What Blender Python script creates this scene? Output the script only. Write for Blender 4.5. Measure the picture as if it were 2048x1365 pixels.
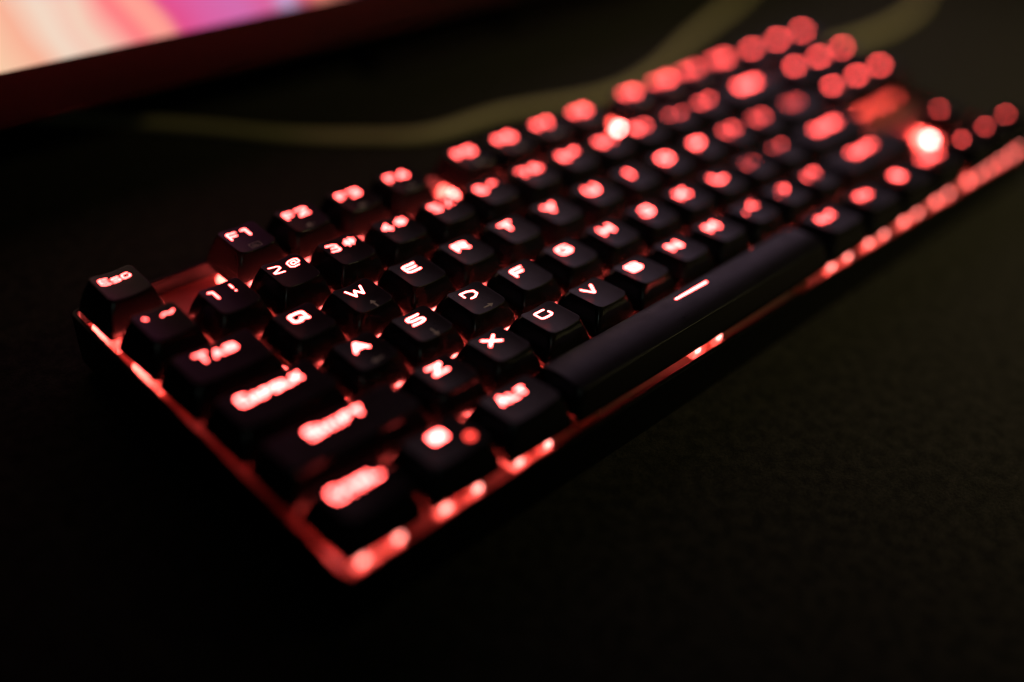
import bpy, bmesh, math, random
from mathutils import Matrix, Vector, noise
random.seed(7)
for o in list(bpy.data.objects): bpy.data.objects.remove(o)
sc = bpy.context.scene
C = sc.collection
MM = 0.001
U = 19.05            # key pitch in millimetres
H0 = 28.5            # height of the reference key top above the desk (mm)

# ------------------------------------------------------------------ camera
M = [[0.70795448, -0.70012792, 0.09285121],
     [-0.37264274, -0.48197537, -0.79299251],
     [0.59994819, 0.52680228, -0.60211422]]
R = Matrix(((M[0][0], -M[1][0], -M[2][0]), (M[0][1], -M[1][1], -M[2][1]), (M[0][2], -M[1][2], -M[2][2])))
cam_d = bpy.data.cameras.new('camera'); cam = bpy.data.objects.new('camera', cam_d); C.objects.link(cam)
cam.matrix_world = Matrix.Translation((-0.08968, -0.11688, 0.16545 + H0 * MM)) @ R.to_4x4()
cam_d.sensor_width = 36; cam_d.lens = 2124.36 / 2048 * 36
cam_d.clip_start = 0.005; cam_d.clip_end = 20
cam_d.dof.use_dof = True; cam_d.dof.focus_distance = 0.2880; cam_d.dof.aperture_fstop = 37.34 / 20.3
sc.camera = cam

# ------------------------------------------------------------------ world: a nearly dark room
w = bpy.data.worlds.new('World'); sc.world = w; w.use_nodes = True
w.node_tree.nodes['Background'].inputs[0].default_value = (0.55, 0.8, 1.0, 1)
w.node_tree.nodes['Background'].inputs[1].default_value = 0.0006
sc.view_settings.view_transform = 'Standard'; sc.view_settings.look = 'None'
sc.view_settings.exposure = 0; sc.view_settings.gamma = 1

# a dim room lamp, right of the keyboard
def area(name, loc, aim, size, power, col):
    d = bpy.data.lights.new(name, 'AREA'); d.shape = 'DISK'; d.size = size * MM; d.energy = power; d.color = col
    o = bpy.data.objects.new(name, d); C.objects.link(o)
    o.location = Vector(loc) * MM
    o.rotation_euler = (Vector(aim) - Vector(loc)).to_track_quat('-Z', 'Y').to_euler()
    return o
def spot(name, loc, aim, size, power, col, cone):
    d = bpy.data.lights.new(name, 'SPOT'); d.shadow_soft_size = size * MM; d.energy = power; d.color = col
    d.spot_size = math.radians(cone); d.spot_blend = 1.0
    o = bpy.data.objects.new(name, d); C.objects.link(o)
    o.location = Vector(loc) * MM
    o.rotation_euler = (Vector(aim) - Vector(loc)).to_track_quat('-Z', 'Y').to_euler()
    return o
spot('room_lamp', (620, -430, 540), (450, -80, 0), 12, 9.5, (1.0, 0.85, 0.40), 60)
area('side_lamp', (-300, -480, 330), (100, 60, 20), 45, 0.035, (0.75, 0.9, 0.8))

sc.render.engine = 'CYCLES'
sc.cycles.filter_width = 1.2
sc.cycles.max_bounces = 8; sc.cycles.diffuse_bounces = 4; sc.cycles.glossy_bounces = 4
sc.cycles.sample_clamp_indirect = 3.0
sc.cycles.caustics_reflective = False; sc.cycles.caustics_refractive = False

# ------------------------------------------------------------------ materials
def nt(name):
    m = bpy.data.materials.new(name); m.use_nodes = True
    n = m.node_tree.nodes; n.clear()
    out = n.new('ShaderNodeOutputMaterial')
    return m, n, m.node_tree.links, out
def plastic(name, col, rough, bump=0.0, scale=2500, metallic=0.0, spec=0.5, var=0.0):
    m, n, l, out = nt(name)
    b = n.new('ShaderNodeBsdfPrincipled'); l.new(b.outputs[0], out.inputs[0])
    b.inputs['Base Color'].default_value = (*col, 1); b.inputs['Roughness'].default_value = rough
    b.inputs['Metallic'].default_value = metallic; b.inputs['Specular IOR Level'].default_value = spec
    tc = n.new('ShaderNodeTexCoord')
    if bump:
        no = n.new('ShaderNodeTexNoise'); no.inputs['Scale'].default_value = scale; no.inputs['Detail'].default_value = 3
        l.new(tc.outputs['Object'], no.inputs['Vector'])
        bp = n.new('ShaderNodeBump'); bp.inputs['Strength'].default_value = bump; bp.inputs['Distance'].default_value = 0.0001
        l.new(no.outputs['Fac'], bp.inputs['Height']); l.new(bp.outputs[0], b.inputs['Normal'])
    if var:
        n2 = n.new('ShaderNodeTexNoise'); n2.inputs['Scale'].default_value = 260; n2.inputs['Detail'].default_value = 5
        l.new(tc.outputs['Object'], n2.inputs['Vector'])
        mr = n.new('ShaderNodeMapRange'); mr.inputs[1].default_value = 0.3; mr.inputs[2].default_value = 0.7
        mr.inputs[3].default_value = rough - var; mr.inputs[4].default_value = rough + var
        l.new(n2.outputs['Fac'], mr.inputs[0]); l.new(mr.outputs[0], b.inputs['Roughness'])
    return m
def emit(name, col, s):
    m, n, l, out = nt(name)
    e = n.new('ShaderNodeEmission'); e.inputs[0].default_value = (*col, 1); e.inputs[1].default_value = s
    l.new(e.outputs[0], out.inputs[0]); return m

m_cap = plastic('black_keycap_top', (0.010, 0.009, 0.0095), 0.33, 0.35, 3200, var=0.06, spec=0.24)
m_side = plastic('black_keycap_side', (0.012, 0.010, 0.010), 0.19, 0.06, 2500, var=0.04)
m_case = plastic('black_case_plastic', (0.008, 0.008, 0.008), 0.30, 0.2, 2500, var=0.05, spec=0.05)
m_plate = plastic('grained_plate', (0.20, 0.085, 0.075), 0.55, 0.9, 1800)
m_stem = plastic('red_stem', (0.35, 0.03, 0.02), 0.4)
m_mark = plastic('printed_grey_ink', (0.75, 0.68, 0.58), 0.6)
m_rubber = plastic('black_rubber', (0.015, 0.015, 0.015), 0.8)
m_cable_a = plastic('cable_sleeve', (0.52, 0.45, 0.24), 0.55, 0.6, 900)
m_bezel = plastic('black_bezel', (0.016, 0.012, 0.011), 0.40, 0.1, 1500)
m_stand = plastic('dark_stand', (0.010, 0.006, 0.006), 0.7, spec=0.15)
LEDC = (1.0, 0.10, 0.088)
m_led = emit('red_led', LEDC, 230)
m_glow = emit('led_glow_patch', (1.0, 0.12, 0.112), 125)  # painted glow: LED light showing through the clear housing wall
m_glow_weak = emit('led_glow_patch_weak', (1.0, 0.09, 0.08), 38)  # fainter painted glow, used on most switches
m_front_glow = emit('front_glow_patch', (1.0, 0.26, 0.22), 6)  # painted glow for the bottom-row housing fronts
m_leg = {k: emit('backlit_legend_' + k, (1.0, 0.085, 0.079), s) for k, s in (('hot', 28.0), ('bright', 24.0), ('normal', 15.0), ('dim', 13.0))}

m_red = emit('dim_red_legend', (1.0, 0.06, 0.045), 4.0)
def housing_mat():
    m, n, l, out = nt('clear_switch_housing')
    t = n.new('ShaderNodeBsdfTranslucent'); t.inputs[0].default_value = (0.92, 0.66, 0.58, 1)
    d = n.new('ShaderNodeBsdfDiffuse'); d.inputs[0].default_value = (0.6, 0.34, 0.28, 1)
    mx = n.new('ShaderNodeMixShader'); mx.inputs[0].default_value = 0.15
    g = n.new('ShaderNodeBsdfGlossy'); g.inputs['Roughness'].default_value = 0.15
    mx2 = n.new('ShaderNodeMixShader'); mx2.inputs[0].default_value = 0.06
    l.new(t.outputs[0], mx.inputs[1]); l.new(d.outputs[0], mx.inputs[2])
    l.new(mx.outputs[0], mx2.inputs[1]); l.new(g.outputs[0], mx2.inputs[2]); l.new(mx2.outputs[0], out.inputs[0])
    return m
m_house = housing_mat()

def mat_desk():
    m, n, l, out = nt('desk_mat_fabric')
    b = n.new('ShaderNodeBsdfPrincipled'); l.new(b.outputs[0], out.inputs[0])
    b.inputs['Roughness'].default_value = 0.85; b.inputs['Specular IOR Level'].default_value = 0.15
    tc = n.new('ShaderNodeTexCoord')
    v = n.new('ShaderNodeTexNoise'); v.inputs['Scale'].default_value = 1100; v.inputs['Detail'].default_value = 6; v.inputs['Roughness'].default_value = 0.7
    v2 = n.new('ShaderNodeTexNoise'); v2.inputs['Scale'].default_value = 260; v2.inputs['Detail'].default_value = 3
    l.new(tc.outputs['Object'], v.inputs['Vector']); l.new(tc.outputs['Object'], v2.inputs['Vector'])
    mu = n.new('ShaderNodeMath'); mu.operation = 'MULTIPLY'; l.new(v.outputs[0], mu.inputs[0]); l.new(v2.outputs[0], mu.inputs[1])
    cr = n.new('ShaderNodeValToRGB'); l.new(mu.outputs[0], cr.inputs[0])
    cr.color_ramp.elements[0].position = 0.15; cr.color_ramp.elements[0].color = (0.016, 0.015, 0.012, 1)
    cr.color_ramp.elements[1].position = 0.38; cr.color_ramp.elements[1].color = (0.050, 0.045, 0.036, 1)
    l.new(cr.outputs[0], b.inputs['Base Color'])
    bp = n.new('ShaderNodeBump'); bp.inputs['Strength'].default_value = 0.8; bp.inputs['Distance'].default_value = 0.0006
    l.new(v.outputs[0], bp.inputs['Height']); l.new(bp.outputs[0], b.inputs['Normal'])
    return m
m_mat = mat_desk()

def mat_screen():
    m, n, l, out = nt('lit_screen')
    e = n.new('ShaderNodeEmission'); l.new(e.outputs[0], out.inputs[0]); e.inputs[1].default_value = 1.0
    tc = n.new('ShaderNodeTexCoord'); sp = n.new('ShaderNodeSeparateXYZ'); l.new(tc.outputs['Object'], sp.inputs[0])
    no = n.new('ShaderNodeTexNoise'); no.inputs['Scale'].default_value = 30; no.inputs['Detail'].default_value = 1
    l.new(tc.outputs['Object'], no.inputs['Vector'])
    a = n.new('ShaderNodeMath'); a.operation = 'MULTIPLY_ADD'; a.inputs[1].default_value = 0.5
    l.new(sp.outputs['Z'], a.inputs[0]); l.new(sp.outputs['X'], a.inputs[2])
    b = n.new('ShaderNodeMath'); b.operation = 'MULTIPLY_ADD'; b.inputs[1].default_value = 0.010
    l.new(no.outputs[0], b.inputs[0]); l.new(a.outputs[0], b.inputs[2])
    mr = n.new('ShaderNodeMapRange'); mr.inputs[1].default_value = 0.005; mr.inputs[2].default_value = 0.405   # position = (s_mm)/400
    l.new(b.outputs[0], mr.inputs[0])
    cr = n.new('ShaderNodeValToRGB'); l.new(mr.outputs[0], cr.inputs[0])
    st = [(0, (.9, .40, .25)), (24, (.95, .60, .40)), (36, (.95, .45, .31)), (46, (.90, .70, .56)), (53, (.92, .60, .48)), (58, (.91, .64, .50)),
          (64, (.97, .42, .36)), (69, (1, .20, .22)), (75, (1, .37, .30)), (80, (1, .32, .28)), (84, (.78, .08, .26)), (95, (.72, .12, .36)),
          (108, (.66, .15, .42)), (121, (.70, .12, .32)), (128, (.50, .36, .60)), (135, (.60, .08, .14)), (142, (.85, .28, .20)),
          (158, (.06, .02, .04)), (175, (.02, .014, .02)), (235, (.12, .07, .09)), (290, (.56, .33, .38)), (385, (.42, .27, .38))]
    els = cr.color_ramp.elements
    for i, (p, c) in enumerate(st):
        el = els[i] if i < 2 else els.new(p / 400)
        el.position = p / 400; el.color = (*c, 1)
    # dimming added to the out-of-view picture so the left key tops stay dark
    mz = n.new('ShaderNodeMapRange'); mz.inputs[1].default_value = 0.024; mz.inputs[2].default_value = 0.075
    mz.inputs[3].default_value = 1; mz.inputs[4].default_value = 0.05; l.new(sp.outputs['Z'], mz.inputs[0])
    mx_ = n.new('ShaderNodeMapRange'); mx_.inputs[1].default_value = 0.15; mx_.inputs[2].default_value = 0.2
    mx_.inputs[3].default_value = 0; mx_.inputs[4].default_value = 1; l.new(sp.outputs['X'], mx_.inputs[0])
    mm_ = n.new('ShaderNodeMath'); mm_.operation = 'MAXIMUM'; l.new(mz.outputs[0], mm_.inputs[0]); l.new(mx_.outputs[0], mm_.inputs[1])
    l.new(mm_.outputs[0], e.inputs[1])
    l.new(cr.outputs[0], e.inputs[0])
    return m
m_screen = mat_screen()

# ------------------------------------------------------------------ helpers
def obj(name, verts, faces, mat, parent=None, smooth=True, loc=(0, 0, 0)):
    me = bpy.data.meshes.new(name)
    me.from_pydata([(x * MM, y * MM, z * MM) for x, y, z in verts], [], faces)
    me.materials.append(mat)
    if smooth:
        me.polygons.foreach_set('use_smooth', [True] * len(me.polygons))
    me.update()
    o = bpy.data.objects.new(name, me); C.objects.link(o)
    o.location = Vector(loc) * MM
    if parent is not None: o.parent = parent
    return o
def rrect(a, b, r, nc=5, ne=4):
    """rounded rectangle outline, counter-clockwise"""
    r = min(r, a * .99, b * .99); pts = []
    cs = [(a - r, b - r, 0), (-(a - r), b - r, 90), (-(a - r), -(b - r), 180), (a - r, -(b - r), 270)]
    for k in range(4):
        cx, cy, a0 = cs[k]
        arc = [(cx + r * math.cos(math.radians(a0 + 90 * i / nc)), cy + r * math.sin(math.radians(a0 + 90 * i / nc))) for i in range(nc + 1)]
        pts += arc
        cx2, cy2, a2 = cs[(k + 1) % 4]
        nx, ny = cx2 + r * math.cos(math.radians(a2)), cy2 + r * math.sin(math.radians(a2))
        lx, ly = arc[-1]
        for i in range(1, ne): pts.append((lx + (nx - lx) * i / ne, ly + (ny - ly) * i / ne))
    return pts
def bridge(rings, close_first=False, centre=None):
    """rings: lists of (x,y,z) of the same length -> verts, faces"""
    n = len(rings[0]); V = [p for r in rings for p in r]; F = []
    for k in range(len(rings) - 1):
        for i in range(n):
            j = (i + 1) % n
            F.append((k * n + i, k * n + j, (k + 1) * n + j, (k + 1) * n + i))
    if centre is not None:
        V.append(centre); c = len(V) - 1; k = len(rings) - 1
        for i in range(n): F.append((k * n + i, k * n + (i + 1) % n, c))
    if close_first: F.append(tuple(reversed(range(n))))
    return V, F
def box(x0, x1, y0, y1, z0, z1, bev=0.5):
    a, b = (x1 - x0) / 2, (y1 - y0) / 2; cx, cy = (x0 + x1) / 2, (y0 + y1) / 2
    bev = min(bev, a * .45, b * .45, (z1 - z0) * .45); R_ = []
    for ins, z in ((bev, z0), (bev * .3, z0 + bev * .3), (0, z0 + bev), (0, z1 - bev), (bev * .3, z1 - bev * .3), (bev, z1)):
        R_.append([(cx + x, cy + y, z) for x, y in rrect(a - ins, b - ins, max(bev * .9, .05), 3, 1)])
    V, F = bridge(R_, True, (cx, cy, z1)); return V, F
def join(parts):
    V, F = [], []
    for v, f in parts:
        k = len(V); V += v; F += [tuple(i + k for i in q) for q in f]
    return V, F
def tag(o, label=None, cat=None, group=None, kind=None):
    for k, v in (('label', label), ('category', cat), ('group', group), ('kind', kind)):
        if v: o[k] = v
    return o
def empty(name, loc=(0, 0, 0)):
    o = bpy.data.objects.new(name, None); C.objects.link(o); o.location = Vector(loc) * MM; o.empty_display_size = 0.02
    return o

# ------------------------------------------------------------------ the desk
dk = obj('desk_surface', [(-1500, -1200, 0), (1900, -1200, 0), (1900, 1500, 0), (-1500, 1500, 0)], [(0, 1, 2, 3)], m_mat, smooth=False)
tag(dk, 'dark olive mottled desk mat fabric under the keyboard', 'desk mat', kind='structure')

# ------------------------------------------------------------------ keyboard root
kb = empty('keyboard', (9.125 * U, 3 * U, 0))
tag(kb, 'black mechanical keyboard with glowing red backlit keys on the dark desk mat', 'keyboard')
KX, KY = 9.125 * U, 3 * U     # every part below is given relative to this point; z from the desk
def L(x, y, z): return (x - KX, y - KY, z + H0)
YF = 5.61                     # centre line of the function row
x0, x1, y0, y1 = 0.45, 18.25 * U + .6, -.6, 6.11 * U + .8
ccx, ccy, ca, cb = (x0 + x1) / 2, (y0 + y1) / 2, (x1 - x0) / 2, (y1 - y0) / 2
ZR, ZP = -9.4, -14.2
prof = [(-0.5, -26.0), (0.6, -25.6), (0.9, -24.5), (1.5, ZR - .3), (1.47, ZR - .16), (1.4, ZR - .05), (1.32, ZR), (0.35, ZR), (0.08, ZR - .12), (0, ZR - .45), (0, ZP - .7), (-4, ZP - .7)]
rings = []
for d, z in prof:
    rings.append([(ccx + x - KX, ccy + y - KY, z + H0) for x, y in rrect(ca + d, cb + d, max(1.6 + d, .6), 5, 24)])
V, F = bridge(rings, True, (ccx - KX, ccy - KY, ZP - .7 + H0))
obj('case', V, F, m_case, kb)
for fx in (18, 18.25 * U - 18):
    for fy in (8, 6.11 * U - 8):
        V, F = box(fx - 12 - KX, fx + 12 - KX, fy - 3 - KY, fy + 3 - KY, 0, 2.6, .6)
        obj('rubber_foot', V, F, m_rubber, kb)
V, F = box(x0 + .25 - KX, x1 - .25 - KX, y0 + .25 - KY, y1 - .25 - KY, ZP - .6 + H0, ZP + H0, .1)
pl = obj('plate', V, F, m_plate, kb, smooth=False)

# ------------------------------------------------------------------ stroke font for the legends (grid 4 wide, 6 high)
G = {
 'A': [[(0, 0), (1.9, 6), (2.1, 6), (4, 0)], [(1, 1.9), (3, 1.9)]],
 'B': [[(0, 0), (0, 6), (3.1, 6), (3.9, 5.2), (3.9, 3.9), (3.2, 3.1), (0, 3.1)], [(3.2, 3.1), (4, 2.3), (4, .8), (3.2, 0), (0, 0)]],
 'C': [[(3.5, 5.8), (3.2, 6), (.6, 6), (0, 5.3), (0, .7), (.6, 0), (3.4, 0), (4, .7), (4, 3.0)]],
 'D': [[(0, 2.5), (0, 6), (2.4, 6), (4, 4.4), (4, 1.6), (2.6, 0), (1.3, 0)]],
 'E': [[(4, 6), (.7, 6), (0, 5.3), (0, .7), (.7, 0), (4, 0)], [(0, 3), (3.6, 3)]],
 'F': [[(0, 0), (0, 5.3), (.7, 6), (4, 6)], [(0, 2.9), (3.4, 2.9)]],
 'G': [[(4, 5.1), (3.2, 6), (.8, 6), (0, 5.2), (0, .8), (.8, 0), (3.3, 0), (4, .7), (4, 2.7), (2.3, 2.7)]],
 'H': [[(0, 0), (0, 6)], [(4, 0), (4, 6)], [(0, 3), (4, 3)]],
 'I': [[(2, 0), (2, 6)]],
 'J': [[(1.2, 6), (4, 6), (4, .8), (3.2, 0), (.8, 0), (0, .8), (0, 1.9)]],
 'K': [[(0, 0), (0, 6)], [(4, 6), (1, 3.1), (4, 0)], [(0, 3.1), (1, 3.1)]],
 'L': [[(0, 6), (0, .7), (.7, 0), (4, 0)]],
 'M': [[(0, 0), (0, 6), (2, 2.6), (4, 6), (4, 0)]],
 'N': [[(0, 0), (0, 6), (4, 0), (4, 6)]],
 'O': [[(.8, 0), (0, .8), (0, 5.2), (.8, 6), (3.2, 6), (4, 5.2), (4, .8), (3.2, 0), (.8, 0)]],
 'P': [[(0, 0), (0, 6), (3.2, 6), (4, 5.2), (4, 3.4), (3.2, 2.6), (0, 2.6)]],
 'Q': [[(2.2, 0), (.8, 0), (0, .8), (0, 5.2), (.8, 6), (3.2, 6), (4, 5.2), (4, 1.7)], [(2.3, 1.9), (4.1, -.3)]],
 'R': [[(0, 0), (0, 6), (3.2, 6), (4, 5.2), (4, 3.6), (3.2, 2.8), (0, 2.8)], [(2.2, 2.8), (4, 0)]],
 'S': [[(4, 6), (.8, 6), (0, 5.3), (0, 3.8), (.8, 3), (3.2, 3), (4, 2.2), (4, .7), (3.2, 0), (0, 0)]],
 'T': [[(0, 6), (4, 6)], [(2, 6), (2, 0)]],
 'U': [[(0, 6), (0, .8), (.8, 0), (3.2, 0), (4, .8), (4, 6)]],
 'V': [[(0, 6), (1.9, 0), (2.1, 0), (4, 6)]],
 'W': [[(-.4, 6), (.8, 0), (2, 4.6), (3.2, 0), (4.4, 6)]],
 'X': [[(0, 0), (4, 6)], [(0, 6), (4, 0)]],
 'Y': [[(0, 6), (2, 3), (4, 6)], [(2, 3), (2, 0)]],
 'Z': [[(0, 6), (4, 6), (0, 0), (4, 0)]],
 '0': [[(.8, 0), (0, .8), (0, 5.2), (.8, 6), (3.2, 6), (4, 5.2), (4, .8), (3.2, 0), (.8, 0)], [(1.4, 2), (2.6, 4)]],
 '1': [[(.6, 6), (2.2, 6), (2.2, 0)]],
 '2': [[(0, 6), (3.2, 6), (4, 5.3), (4, 4), (0, .7), (0, 0), (4, 0)]],
 '3': [[(0, 6), (3.2, 6), (4, 5.3), (4, 3.8), (3.2, 3), (1.2, 3)], [(3.2, 3), (4, 2.2), (4, .7), (3.2, 0), (0, 0)]],
 '4': [[(3.1, 0), (3.1, 6), (0, 2), (0, 1.6), (4.1, 1.6)]],
 '5': [[(4, 6), (0, 6), (0, 3.4), (3.2, 3.4), (4, 2.6), (4, .8), (3.2, 0), (0, 0)]],
 '6': [[(3.8, 6), (.8, 6), (0, 5.2), (0, .8), (.8, 0), (3.2, 0), (4, .8), (4, 2.6), (3.2, 3.3), (0, 3.3)]],
 '7': [[(0, 6), (4, 6), (4, 5), (1.6, 0)]],
 '8': [[(.8, 0), (0, .8), (0, 2.3), (.8, 3.1), (3.2, 3.1), (4, 2.3), (4, .8), (3.2, 0), (.8, 0)], [(.8, 3.1), (.2, 3.8), (.2, 5.3), (.9, 6), (3.1, 6), (3.8, 5.3), (3.8, 3.8), (3.2, 3.1)]],
 '9': [[(.2, 0), (3.2, 0), (4, .8), (4, 5.2), (3.2, 6), (.8, 6), (0, 5.2), (0, 3.5), (.8, 2.7), (4, 2.7)]],
 '!': [[(2, 6.4), (2, 3.0)], [(2, .1), (2, -.2)]],
 '@': [[(3.2, -.2), (1.2, -.2), (0, 1), (0, 5), (1.2, 6.2), (3.2, 6.2), (4.4, 5), (4.4, 2.4), (3.7, 1.7), (3.1, 2.1), (3.1, 4.2)], [(3.1, 4), (2.6, 4.5), (1.8, 4.5), (1.3, 3.9), (1.3, 2.2), (1.8, 1.7), (2.6, 1.7), (3.1, 2.3)]],
 '#': [[(1.2, 0), (1.5, 6)], [(2.9, 0), (3.2, 6)], [(0, 2), (4.2, 2)], [(.1, 4), (4.4, 4)]],
 '$': [[(4, 5), (.8, 5), (0, 4.4), (0, 3.6), (.8, 3), (3.2, 3), (4, 2.4), (4, 1.6), (3.2, 1), (0, 1)], [(2, 6.3), (2, -.3)]],
 '%': [[(.3, 0), (3.7, 6)], [(.3, 5.4), (.9, 5.4)], [(3.1, .6), (3.7, .6)]],
 '^': [[(.6, 3.6), (2, 6), (3.4, 3.6)]],
 '&': [[(4, 0), (.8, 4.2), (.8, 5.4), (1.5, 6), (2.3, 6), (3, 5.2), (2.6, 4), (.2, 2), (.2, .8), (1, 0), (2.2, 0), (4, 2.2)]],
 '*': [[(2, 5.8), (2, 2.2)], [(.4, 5), (3.6, 3)], [(3.6, 5), (.4, 3)]],
 '(': [[(2.8, 6.3), (1.4, 4.6), (1.4, 1.4), (2.8, -.3)]],
 ')': [[(1.2, 6.3), (2.6, 4.6), (2.6, 1.4), (1.2, -.3)]],
 '-': [[(.4, 3), (3.6, 3)]], '_': [[(0, 0), (4, 0)]],
 '=': [[(.2, 4), (3.8, 4)], [(.2, 2), (3.8, 2)]], '+': [[(2, 5), (2, 1)], [(0, 3), (4, 3)]],
 '[': [[(3, 6), (1.2, 6), (1.2, 0), (3, 0)]], ']': [[(1, 6), (2.8, 6), (2.8, 0), (1, 0)]],
 '{': [[(3, 6), (2, 6), (1.8, 3.6), (1, 3), (1.8, 2.4), (2, 0), (3, 0)]], '}': [[(1, 6), (2, 6), (2.2, 3.6), (3, 3), (2.2, 2.4), (2, 0), (1, 0)]],
 '\\': [[(.6, 6), (3.4, 0)]], '|': [[(2, 6.3), (2, -.3)]],
 ';': [[(2, 4.2), (2, 4.1)], [(2.1, 1), (1.6, -.4)]], ':': [[(2, 4.4), (2, 4.3)], [(2, 1), (2, .9)]],
 "'": [[(2, 6), (1.9, 4.3)]], '"': [[(1.2, 6), (1.2, 4.3)], [(2.8, 6), (2.8, 4.3)]],
 ',': [[(2.2, .8), (1.6, -.6)]], '.': [[(2, .3), (2, .2)]],
 '<': [[(3.6, 5.6), (.6, 3), (3.6, .4)]], '>': [[(.4, 5.6), (3.4, 3), (.4, .4)]],
 '/': [[(.6, 0), (3.4, 6)]], '?': [[(.4, 5.2), (1.2, 6), (3, 6), (3.7, 5.2), (3.7, 4), (2, 2.8), (2, 2)], [(2, .1), (2, 0)]],
 '`': [[(1.4, 5.6), (2, 4.6)]], '~': [[(-.2, 2.8), (.9, 3.9), (3, 2.2), (4.2, 3.3)]],
 'uparrow': [[(2, 0), (2, 5.6)], [(0, 3.6), (2, 6), (4, 3.6)]],
 'downarrow': [[(2, 6), (2, .4)], [(0, 2.4), (2, 0), (4, 2.4)]],
 'leftarrow': [[(5, 3), (-.4, 3)], [(1.4, 5), (-1, 3), (1.4, 1)]],
 'rightarrow': [[(-1, 3), (4.4, 3)], [(2.6, 5), (5, 3), (2.6, 1)]],
 'windows': [[(0, 1), (0, 2.6), (1.6, 2.6), (1.6, 1), (0, 1), (1.6, 2.6)], [(2.6, 1), (2.6, 2.6), (4.2, 2.6), (4.2, 1), (2.6, 1), (4.2, 2.6)],
             [(0, 3.6), (0, 5.2), (1.6, 5.2), (1.6, 3.6), (0, 3.6), (1.6, 5.2)], [(2.6, 3.6), (2.6, 5.2), (4.2, 5.2), (4.2, 3.6), (2.6, 3.6), (4.2, 5.2)]],
 'menu': [[(0, 0), (0, 6), (4, 6), (4, 0), (0, 0)], [(1.2, 4), (2.8, 4)], [(1.2, 2), (2.8, 2)]],
}
def glyph(ch, cx, cy, gw, gh, r):
    """strokes of one character centred on cx, cy; gw, gh centre-line size in mm"""
    out = []
    for st in G[ch]:
        out.append([(cx + (x / 4 - .5) * gw, cy + (y / 6 - .5) * gh, r) for x, y in st])
    return out
def word(txt, cx, cy, gw, gh, r, gap, big=None):
    """small-capital word; big = (width, height) of the first letter"""
    ws = [(big[0] if (i == 0 and big) else (gw * .45 if c == 'I' else gw)) for i, c in enumerate(txt)]
    tot = sum(ws) + gap * (len(txt) - 1); x = cx - tot / 2; out = []
    for i, c in enumerate(txt):
        h = big[1] if (i == 0 and big) else gh
        wd = ws[i]
        out += glyph(c, x + wd / 2, cy + (h - gh) / 2 - .2, gw if c == 'I' else wd, h, r); x += wd + gap
    return out
def ribbon(strokes, zf, lift=0.045):
    V, F = [], []; k = 0; NS = 7
    for st in strokes:
        for (ax, ay, r), (bx, by, _) in zip(st[:-1], st[1:]):
            ln = math.hypot(bx - ax, by - ay) or 1e-6; n = max(1, int(ln / 1.2 + .5))
            dx, dy = (bx - ax) / ln, (by - ay) / ln
            outline = []
            a0 = math.atan2(dy, dx)
            L_, R_ = [], []
            for i in range(n + 1):
                px, py = ax + (bx - ax) * i / n, ay + (by - ay) * i / n
                L_.append((px - dy * r, py + dx * r)); R_.append((px + dy * r, py - dx * r))
            z_ = lift + k * 0.003; k += 1
            b = len(V)
            V += [(x, y, zf(x, y) + z_) for x, y in L_ + R_]
            for i in range(n): F.append((b + n + 1 + i, b + n + 2 + i, b + i + 1, b + i))
            for (px, py, a1) in ((ax, ay, a0 + math.pi / 2), (bx, by, a0 - math.pi / 2)):
                b = len(V); fan = [(px + r * math.cos(a1 + math.pi * i / NS), py + r * math.sin(a1 + math.pi * i / NS)) for i in range(NS + 1)]
                V += [(x, y, zf(x, y) + z_) for x, y in fan]; F.append(tuple(range(b, b + NS + 1)))
    return V, F

# ------------------------------------------------------------------ keycaps
ROW = {  # centre line in U, top height, tilt (dz per mm towards the back)
 'F': (YF, 1.4, 0.03), 'num': (4.5, 1.2, 0.03), 'tab': (3.5, -0.1, 0.0), 'caps': (2.5, -0.5, -0.01), 'shift': (1.5, 0.0, -0.09), 'bot': (0.5, 0.4, -0.11)}
ZS = -8.0            # lower edge of the skirts
def cap_surface(row, a1, b1, convex):
    zc, t = ROW[row][1], ROW[row][2]
    if convex: return lambda x, y: zc + .35 + t * .4 * y - 1.25 * (y / b1) ** 2
    d = .75
    return lambda x, y: zc + t * y + d * (x / a1) ** 2
def keycap_mesh(wu, row, convex=False):
    a0, b0 = wu * U / 2 - .62, U / 2 - .6
    a1, b1 = a0 - 2.95, 6.25
    if convex: b1 = 6.9; a1 = a0 - 2.3
    sy = .25
    f = cap_surface(row, a1, b1, convex)
    ne = 4 if wu < 2 else int(4 * wu)
    rs = []
    def ring(a, b, r, zfun): rs.append([(x, y + sy_, zfun(x, y + sy_)) for x, y in rrect(a, b, r, 5, ne)])
    sy_ = 0
    ring(a0 - .9, b0 - .9, .5, lambda x, y: ZS + .9)
    ring(a0 - .9, b0 - .9, .5, lambda x, y: ZS + .02)
    ring(a0 - .12, b0 - .12, .9, lambda x, y: ZS)
    for s in (0.02, .25, .5, .75, .93):
        sy_ = sy * s; bul = .35 * math.sin(math.pi * s)
        aa, bb = a0 + (a1 - a0) * s + bul, b0 + (b1 - b0) * s + bul
        ring(aa, bb, 1.0 + .8 * s, lambda x, y: ZS + (f(x * a1 / aa, y) - ZS) * s)
    sy_ = sy
    ring(a1 + .06, b1 + .06, 1.8, lambda x, y: f(x, y) - .22)
    ring(a1 - .02, b1 - .02, 1.75, lambda x, y: f(x, y) - .08)
    ring(a1 - .10, b1 - .10, 1.7, lambda x, y: f(x, y) - .02)
    ring(a1 - .22, b1 - .22, 1.6, f)
    ring(a1 - .34, b1 - .34, 1.5, f)
    for s in (.8, .6, .4, .2): ring((a1 - .38) * s, (b1 - .38) * s, 1.6 * s, f)
    keycap_mesh.n_side = 9 * len(rs[0])
    return bridge(rs, False, (0, sy, f(0, sy))), f

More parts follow.
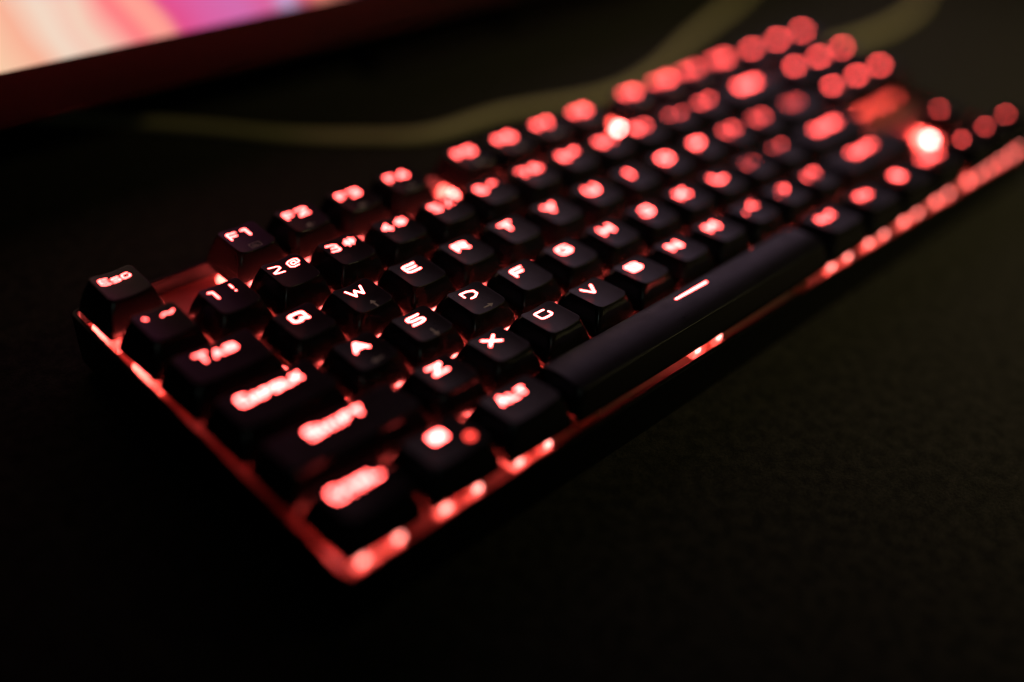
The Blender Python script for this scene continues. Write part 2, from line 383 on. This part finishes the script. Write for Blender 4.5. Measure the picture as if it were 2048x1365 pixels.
def printed(kind):
    """small grey marks printed below the lit legend"""
    def poly(pts): return pts
    if kind in ('up', 'down', 'left', 'right'):
        base = [(-.28, -1.7), (.28, -1.7), (.28, .35), (.95, .35), (0, 1.8), (-.95, .35), (-.28, .35)]
        rot = {'up': 0, 'down': 180, 'left': 90, 'right': -90}[kind]; c, s = math.cos(math.radians(rot)), math.sin(math.radians(rot))
        return [[(x * c - y * s, x * s + y * c) for x, y in base]]
    out = []
    def rc(x0, x1, y0, y1): out.append([(x0, y0), (x1, y0), (x1, y1), (x0, y1)])
    if kind == 'computer':
        rc(-1.7, 1.7, -.95, -.8); rc(-1.7, 1.7, 1.1, 1.25); rc(-1.7, -1.55, -.8, 1.1); rc(1.55, 1.7, -.8, 1.1); rc(-1.1, .4, .2, .4); rc(-1.1, .9, -.4, -.2)
    elif kind == 'speaker':
        rc(-1.5, -.9, -.45, .45); out.append([(-.8, -.45), (0, -1.1), (0, 1.1), (-.8, .45)]); rc(.45, .65, -.6, .6); rc(1.05, 1.25, -.95, .95)
    elif kind == 'speaker_low':
        rc(-1.5, -.9, -.45, .45); out.append([(-.8, -.45), (0, -1.1), (0, 1.1), (-.8, .45)]); rc(.45, 1.3, -.12, .12)
    elif kind == 'play':
        out.append([(-1.2, -.9), (.3, 0), (-1.2, .9)]); rc(.55, .8, -.9, .9); rc(1.1, 1.35, -.9, .9)
    elif kind == 'previous':
        out.append([(1.2, -.9), (1.2, .9), (-.2, 0)]); out.append([(-.2, -.9), (-.2, .9), (-1.5, 0)])
    elif kind == 'next':
        out.append([(-1.2, -.9), (.2, 0), (-1.2, .9)]); out.append([(.2, -.9), (1.5, 0), (.2, .9)])
    elif kind == 'stop': rc(-.9, .9, -.9, .9)
    elif kind == 'letter':
        rc(-1.5, 1.5, -1.0, -.82); rc(-1.5, 1.5, .82, 1.0); rc(-1.5, -1.32, -.82, .82); rc(1.32, 1.5, -.82, .82); out.append([(-1.2, .7), (0, -.25), (1.2, .7), (0, .1)])
    elif kind == 'house':
        out.append([(-1.4, 0), (1.4, 0), (0, 1.3)]); rc(-.9, .9, -1.1, -.08)
    elif kind == 'lock':
        rc(-.9, .9, -1.1, .2); rc(-.6, -.38, .25, 1.1); rc(.38, .6, .25, 1.1); rc(-.36, .36, .9, 1.1)
    elif kind == 'calculator':
        rc(-1, 1, .5, 1.2)
        for i in range(3):
            for j in range(2): rc(-1 + i * .75, -.5 + i * .75, -1.1 + j * .75, -.6 + j * .75)
    return out

keys = []   # (row, x centre U, width U, legend spec, printed mark, brightness, spoken label)
def K(row, xc, wu, spec, mark=None, br='normal', lab=None): keys.append((row, xc, wu, spec, mark, br, lab))
K('F', .5, 1, ('w', 'ESC'), None, 'normal', 'Esc')
fm = ['computer', 'speaker_low', 'speaker', 'play', 'stop', 'previous', 'next', 'letter', 'house', 'lock', 'calculator', 'computer']
fx = [2.5, 3.5, 4.5, 5.5, 7, 8, 9, 10, 11.5, 12.5, 13.5, 14.5]
for i in range(12): K('F', fx[i], 1, ('f', str(i + 1)), fm[i], 'normal', 'F%d' % (i + 1))
for i, t in enumerate(('PRT', 'SCR', 'PSE')): K('F', 15.75 + i, 1, ('w', t), None, 'hot', t)
for i, (a, b) in enumerate(['`~', '1!', '2@', '3#', '4$', '5%', '6^', '7&', '8*', '9(', '0)', '-_', '=+']):
    K('num', .5 + i, 1, ('d', a, b), None, 'dim' if a in '-`' else 'normal', a + ' and ' + b)
K('num', 14, 2, ('w', 'BACK'), None, 'bright', 'Back')
for i, t in enumerate(('INS', 'HOM', 'PUP')): K('num', 15.75 + i, 1, ('w', t), None, 'hot', t)
K('tab', .75, 1.5, ('w', 'TAB'), None, 'normal', 'Tab')
for i, c in enumerate('QWERTYUIOP'): K('tab', 2 + i, 1, ('l', c), 'up' if c == 'W' else None, 'hot', c)
K('tab', 12, 1, ('d', '[', '{'), None, 'normal', '[ and {'); K('tab', 13, 1, ('d', ']', '}'), None, 'dim', '] and }')
K('tab', 14.25, 1.5, ('d', '\\', '|'), None, 'dim', 'backslash')
for i, t in enumerate(('DEL', 'END', 'PDN')): K('tab', 15.75 + i, 1, ('w', t), None, 'hot', t)
K('caps', .875, 1.75, ('w', 'CAPSLK'), None, 'hot', 'Caps lock')
for i, c in enumerate('ASDFGHJKL'): K('caps', 2.25 + i, 1, ('l', c), {'A': 'left', 'S': 'down', 'D': 'right'}.get(c), 'hot', c)
K('caps', 11.25, 1, ('d', ';', ':'), None, 'dim', '; and :'); K('caps', 12.25, 1, ('d', "'", '"'), None, 'dim', 'quote marks')
K('caps', 13.875, 2.25, ('w', 'ENTER'), None, 'normal', 'Enter')
K('shift', 1.125, 2.25, ('w', 'SHIFT'), None, 'hot', 'left Shift')
for i, c in enumerate('ZXCVBNM'): K('shift', 2.75 + i, 1, ('l', c), None, 'hot', c)
K('shift', 9.75, 1, ('d', ',', '<'), None, 'normal', ', and <'); K('shift', 10.75, 1, ('d', '.', '>'), None, 'normal', '. and >'); K('shift', 11.75, 1, ('d', '/', '?'), None, 'dim', '/ and ?')
K('shift', 13.625, 2.75, ('w', 'SHIFT'), None, 'normal', 'right Shift')
K('shift', 16.75, 1, ('a', 'uparrow'), None, 'bright', 'up arrow')
K('bot', .625, 1.25, ('w', 'CTRL'), None, 'hot', 'left Ctrl'); K('bot', 1.875, 1.25, ('a', 'windows'), 'lock', 'hot', 'system emblem of four squares'); K('bot', 3.125, 1.25, ('w', 'ALT'), None, 'hot', 'left Alt')
K('bot', 6.875, 6.25, ('bar',), None, 'bright', 'space bar line')
K('bot', 10.625, 1.25, ('w', 'ALT'), None, 'normal', 'right Alt'); K('bot', 11.875, 1.25, ('w', 'FN'), None, 'normal', 'Fn'); K('bot', 13.125, 1.25, ('a', 'menu'), None, 'normal', 'menu sheet'); K('bot', 14.375, 1.25, ('w', 'CTRL'), None, 'normal', 'right Ctrl')
for i, t in enumerate(('leftarrow', 'downarrow', 'rightarrow')): K('bot', 15.75 + i, 1, ('a', t), None, 'bright', t.replace('arrow', ' arrow'))

def switch_meshes():
    # clear upper housing: tapered body with two cheeks round the light slot
    def taper(ax0, ax1, ay0, ay1, z0, z1, k):
        cx, cy = (ax0 + ax1) / 2, (ay0 + ay1) / 2; R_ = []
        for s, z in ((1, z0), (1, z0 + .9), (k * .5 + .5, z0 + (z1 - z0) * .55), (k, z1 - .3), (k * .95, z1)):
            R_.append([(cx + x, cy + y, z) for x, y in rrect((ax1 - ax0) / 2 * s, (ay1 - ay0) / 2 * s, .7, 3, 8)])
        for q in (.8, .6, .4, .2): R_.append([(cx + (x - cx) * q, cy + (y - cy) * q, z) for x, y, z in R_[4]])
        return bridge(R_, False, (cx, cy, z1))
    hv, hf = taper(-7, 7, -7, 7, ZP + .02, ZP + 5.3, .78)
    def in_slot(q):
        x = sum(hv[i][0] for i in q) / len(q); y = sum(hv[i][1] for i in q) / len(q)
        return abs(x) < 3.9 and y > 1.9
    house = (hv, [q for q in hf if not in_slot(q)])
    stem = join([box(-.95, .95, -2.6, 1.6, ZP + .3, ZP + 3.4, .2), box(-2.4, 2.4, -2.8, 1.6, ZP + 3.41, ZP + 6.8, .4)])
    R_ = []
    for r, z in ((1.7, 0), (1.7, .7), (1.5, .75), (1.5, 2.4), (1.3, 3.0), (.8, 3.5), (.3, 3.68)):
        R_.append([(r * math.cos(i * math.pi / 8), 4.7 + r * math.sin(i * math.pi / 8), ZP + .1 + z) for i in range(16)])
    led = bridge(R_, False, (0, 4.7, ZP + .1 + 3.7))
    return house, stem, led
hs, stv, ldv = switch_meshes()
def lift0(vf): return [(x, y, z + H0) for x, y, z in vf[0]], vf[1]
sw0 = obj('switch', *lift0(hs), m_house, kb, loc=(0, 0, 0))
st0 = obj('stem', *lift0(stv), m_stem, sw0)
ld0 = obj('led', *lift0(ldv), m_led, sw0)
glow_hot = obj('lens', *lift0(box(-6.75, -5.6, -1.1, 1.1, ZP + 2.7, ZP + 4.1, .3)), m_glow, sw0)  # added emissive patch standing in for LED light through the side wall
bead0 = None
glow_weak = glow_hot.data.copy(); glow_weak.materials[0] = m_glow_weak
stab_v = join([box(-3.6, 3.6, -6.5, 6.0, ZP + .02, ZP + 3.6, .5), box(-1.6, 1.6, -1.6, 1.6, ZP + 3.62, ZP + 6.6, .3)])
sb0 = None
first = True
for (row, xc, wu, spec, mark, br, lab) in keys:
    yc = ROW[row][0]
    (V, F), f = keycap_mesh(wu, row, spec[0] == 'bar')
    V = [(x, y, z + H0) for x, y, z in V]
    jit = random.uniform(-.12, .12), random.uniform(-.12, .12), random.uniform(-.12, .12)
    cap = obj('space_bar' if spec[0] == 'bar' else 'keycap', V, F, m_cap, kb, loc=(xc * U - KX + jit[0], yc * U - KY + jit[1], jit[2]))
    cap.data.materials.append(m_side)
    for p_ in list(cap.data.polygons)[:keycap_mesh.n_side]: p_.material_index = 1
    if wu < 1.6: cap.rotation_euler.z = math.radians(random.uniform(-.5, .5))
    cap['label'] = 'black keycap marked ' + lab if spec[0] != 'bar' else 'long black space bar with a short lit line'
    ly = .14 * U + .1
    if spec[0] == 'l': strokes = glyph(spec[1], 0, ly, 4.1, 3.2, .345)
    elif spec[0] == 'd': strokes = glyph(spec[1], -2.75, ly - .1, 3.0, 3.1, .34) + glyph(spec[2], 2.75, ly + .1, 2.9, 2.8, .28)
    elif spec[0] == 'f':
        n_ = spec[1]; strokes = glyph('F', -2.6 if len(n_) == 1 else -3.6, ly, 2.8, 3.1, .36)
        strokes += glyph(n_[0], 1.9 if len(n_) == 1 else .4, ly, 2.8, 3.1, .36)
        if len(n_) == 2: strokes += glyph(n_[1], 4.0, ly, 2.6, 3.1, .36)
    elif spec[0] == 'w':
        t = spec[1]
        gw, gh = (2.0, 2.1) if wu < 1.6 and len(t) < 5 else (2.15, 2.3)
        if t == 'ESC': strokes = word(t, -.2, ly, 1.85, 1.8, .24, .95, (2.2, 2.5))
        elif wu < 1.1: strokes = word(t, 0, ly, .95, 1.5, .25, .55)
        elif t == 'TAB': strokes = word(t, -.2, ly, 2.3, 2.3, .36, 1.3, (2.9, 3.1))
        elif t == 'CAPSLK': strokes = word(t, -.3, ly, 1.75, 2.1, .33, 1.05, (2.4, 2.9))
        elif t == 'SHIFT': strokes = word(t, -.3, ly, 2.2, 2.1, .34, 1.15, (2.6, 2.9))
        elif t == 'ALT': strokes = word(t, 0, ly, 1.9, 2.1, .33, 1.1, (2.3, 2.7))
        else: strokes = word(t, 0, ly, 2.0, 2.1, .33, 1.1, (2.3, 2.7))
    elif spec[0] == 'a': strokes = glyph(spec[1], 0, ly, 3.0, 3.2, .42) if 'arrow' not in spec[1] else glyph(spec[1], 0, ly, 1.3, 1.5, .28)
    elif spec[0] == 'bar': strokes = [[(-.30 * U, .19 * U, .44), (.43 * U, .19 * U, .44)]]
    V, F = ribbon(strokes, f)
    lg = obj('legend', [(x, y, z + H0) for x, y, z in V], F, m_leg[br], cap, smooth=False)
    if spec[-1] == 'windows':
        V, F = ribbon(glyph('O', .29 * U, -.12 * U, 1.3, 1.5, .35), f)
        obj('legend', [(x, y, z + H0) for x, y, z in V], F, m_red, cap, smooth=False)
        mark = None
    if mark:
        V, F = [], []
        ox, oy = (0.6 if mark in ('up', 'down', 'left', 'right') else .2), -.215 * U
        for pl_ in printed(mark):
            b = len(V); V += [(x + ox, y + oy, f(x + ox, y + oy) + .03 + H0) for x, y in pl_]; F.append(tuple(range(b, b + len(pl_))))
        obj('printed_symbol', V, F, m_mark, cap, smooth=False)
    # the switch below
    if first: sw = sw0; first = False
    else:
        sw = sw0.copy(); C.objects.link(sw); sw.parent = kb
        for ch in (st0, ld0, glow_hot):
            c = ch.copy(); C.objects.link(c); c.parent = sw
            if ch is glow_hot and not (lab in ('F9', 'up arrow') or xc < .7): c.data = glow_weak
    sw.location = Vector((xc * U - KX, yc * U - KY, 0)) * MM
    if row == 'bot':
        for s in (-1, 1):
            if bead0 is None: bd = bead0 = obj('lens', *lift0(box(-1.0, 1.0, -7.0, -6.4, ZP + 1.5, ZP + 3.0, .25)), m_front_glow, sw)  # added bright spots of LED light on the housing front, not a switch part
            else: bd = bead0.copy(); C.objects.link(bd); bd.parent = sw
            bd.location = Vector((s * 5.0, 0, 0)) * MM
    if wu >= 2:
        off = 50 if wu > 5 else 11.9
        for s in (-1, 1):
            if sb0 is None: sb = sb0 = obj('stabilizer', *lift0(stab_v), m_house, kb)
            else: sb = sb0.copy(); C.objects.link(sb); sb.parent = kb
            sb.location = Vector((xc * U + s * off - KX, yc * U - KY, 0)) * MM

# ------------------------------------------------------------------ monitor behind the keyboard
MX, MY, MZ = 300, 198, 0
mon = empty('monitor', (MX, MY + 40, 0))
tag(mon, 'glossy black monitor showing peach and magenta streaks behind the keyboard', 'monitor')
def mb(*a, **k):
    V, F = box(*a, **k); return [(x - MX, y - MY - 40, z) for x, y, z in V], F
V, F = mb(MX - 306, MX + 306, MY, MY + 22, 33, 402, bev=1.2); obj('housing', V, F, m_bezel, mon)
sw_, zb, zt = 296, H0 + 22.9, 390
V = [(-sw_, 0, 0), (sw_, 0, 0), (sw_, 0, zt - zb), (-sw_, 0, zt - zb)]
scr = obj('screen', V, [(0, 1, 2, 3)], m_screen, mon, smooth=False, loc=(0, -40.4, zb))
scr.data.transform(Matrix.Translation((MX * MM, 0, 0))); scr.location.x = -MX * MM
V, F = mb(MX - 35, MX + 5, MY + 23, MY + 40, 6, 260, bev=3); obj('stand_neck', V, F, m_stand, mon)
V, F = mb(MX - 110, MX + 80, MY + 26, MY + 170, 0.5, 6, bev=1.5); obj('stand_base', V, F, m_stand, mon)

# ------------------------------------------------------------------ cables
def smooth_path(P, n=14):
    out = []
    for i in range(len(P) - 1):
        p0, p1, p2, p3 = [Vector(P[max(0, min(len(P) - 1, j))]) for j in (i - 1, i, i + 1, i + 2)]
        for k in range(n):
            t = k / n
            out.append(.5 * ((2 * p1) + (p2 - p0) * t + (2 * p0 - 5 * p1 + 4 * p2 - p3) * t * t + (3 * p1 - p0 - 3 * p2 + p3) * t ** 3))
    out.append(Vector(P[-1])); return out
def tube(name, P, r, m, parent=None):
    P = smooth_path(P); rs = []
    for i, p in enumerate(P):
        t = (P[min(i + 1, len(P) - 1)] - P[max(i - 1, 0)]).normalized()
        s = t.cross(Vector((0, 0, 1))).normalized(); u = s.cross(t)
        rs.append([tuple(p + (s * math.cos(a) + u * math.sin(a)) * r) for a in [k * math.pi / 8 for k in range(16)]])
    V, F = bridge(rs, True, tuple(P[-1])); return obj(name, V, F, m, parent)
r = 2.3
ca_ = tube('cable', [(-60, 360, r), (20, 296, r), (62, 258, r), (98, 224, r), (122, 199, r), (144, 182, r), (169, 168, r), (209, 165, r), (259, 153, r), (300, 158, r), (340, 171, r), (380, 183, r), (420, 195, r), (470, 216, r), (560, 262, r), (700, 350, r)], r, m_cable_a)
tag(ca_, 'long pale olive cable curving on the desk between monitor and keyboard', 'cable')
cb_ = tube('cable', [(355, 117.5, 15), (356, 124, 14), (362, 130, 9), (380, 130, r + 1), (427, 124, r), (481, 126, r), (535, 142, r), (620, 190, r), (760, 300, r)], r, m_cable_a)
tag(cb_, 'olive cable leaving the back edge of the keyboard near its far corner', 'cable')
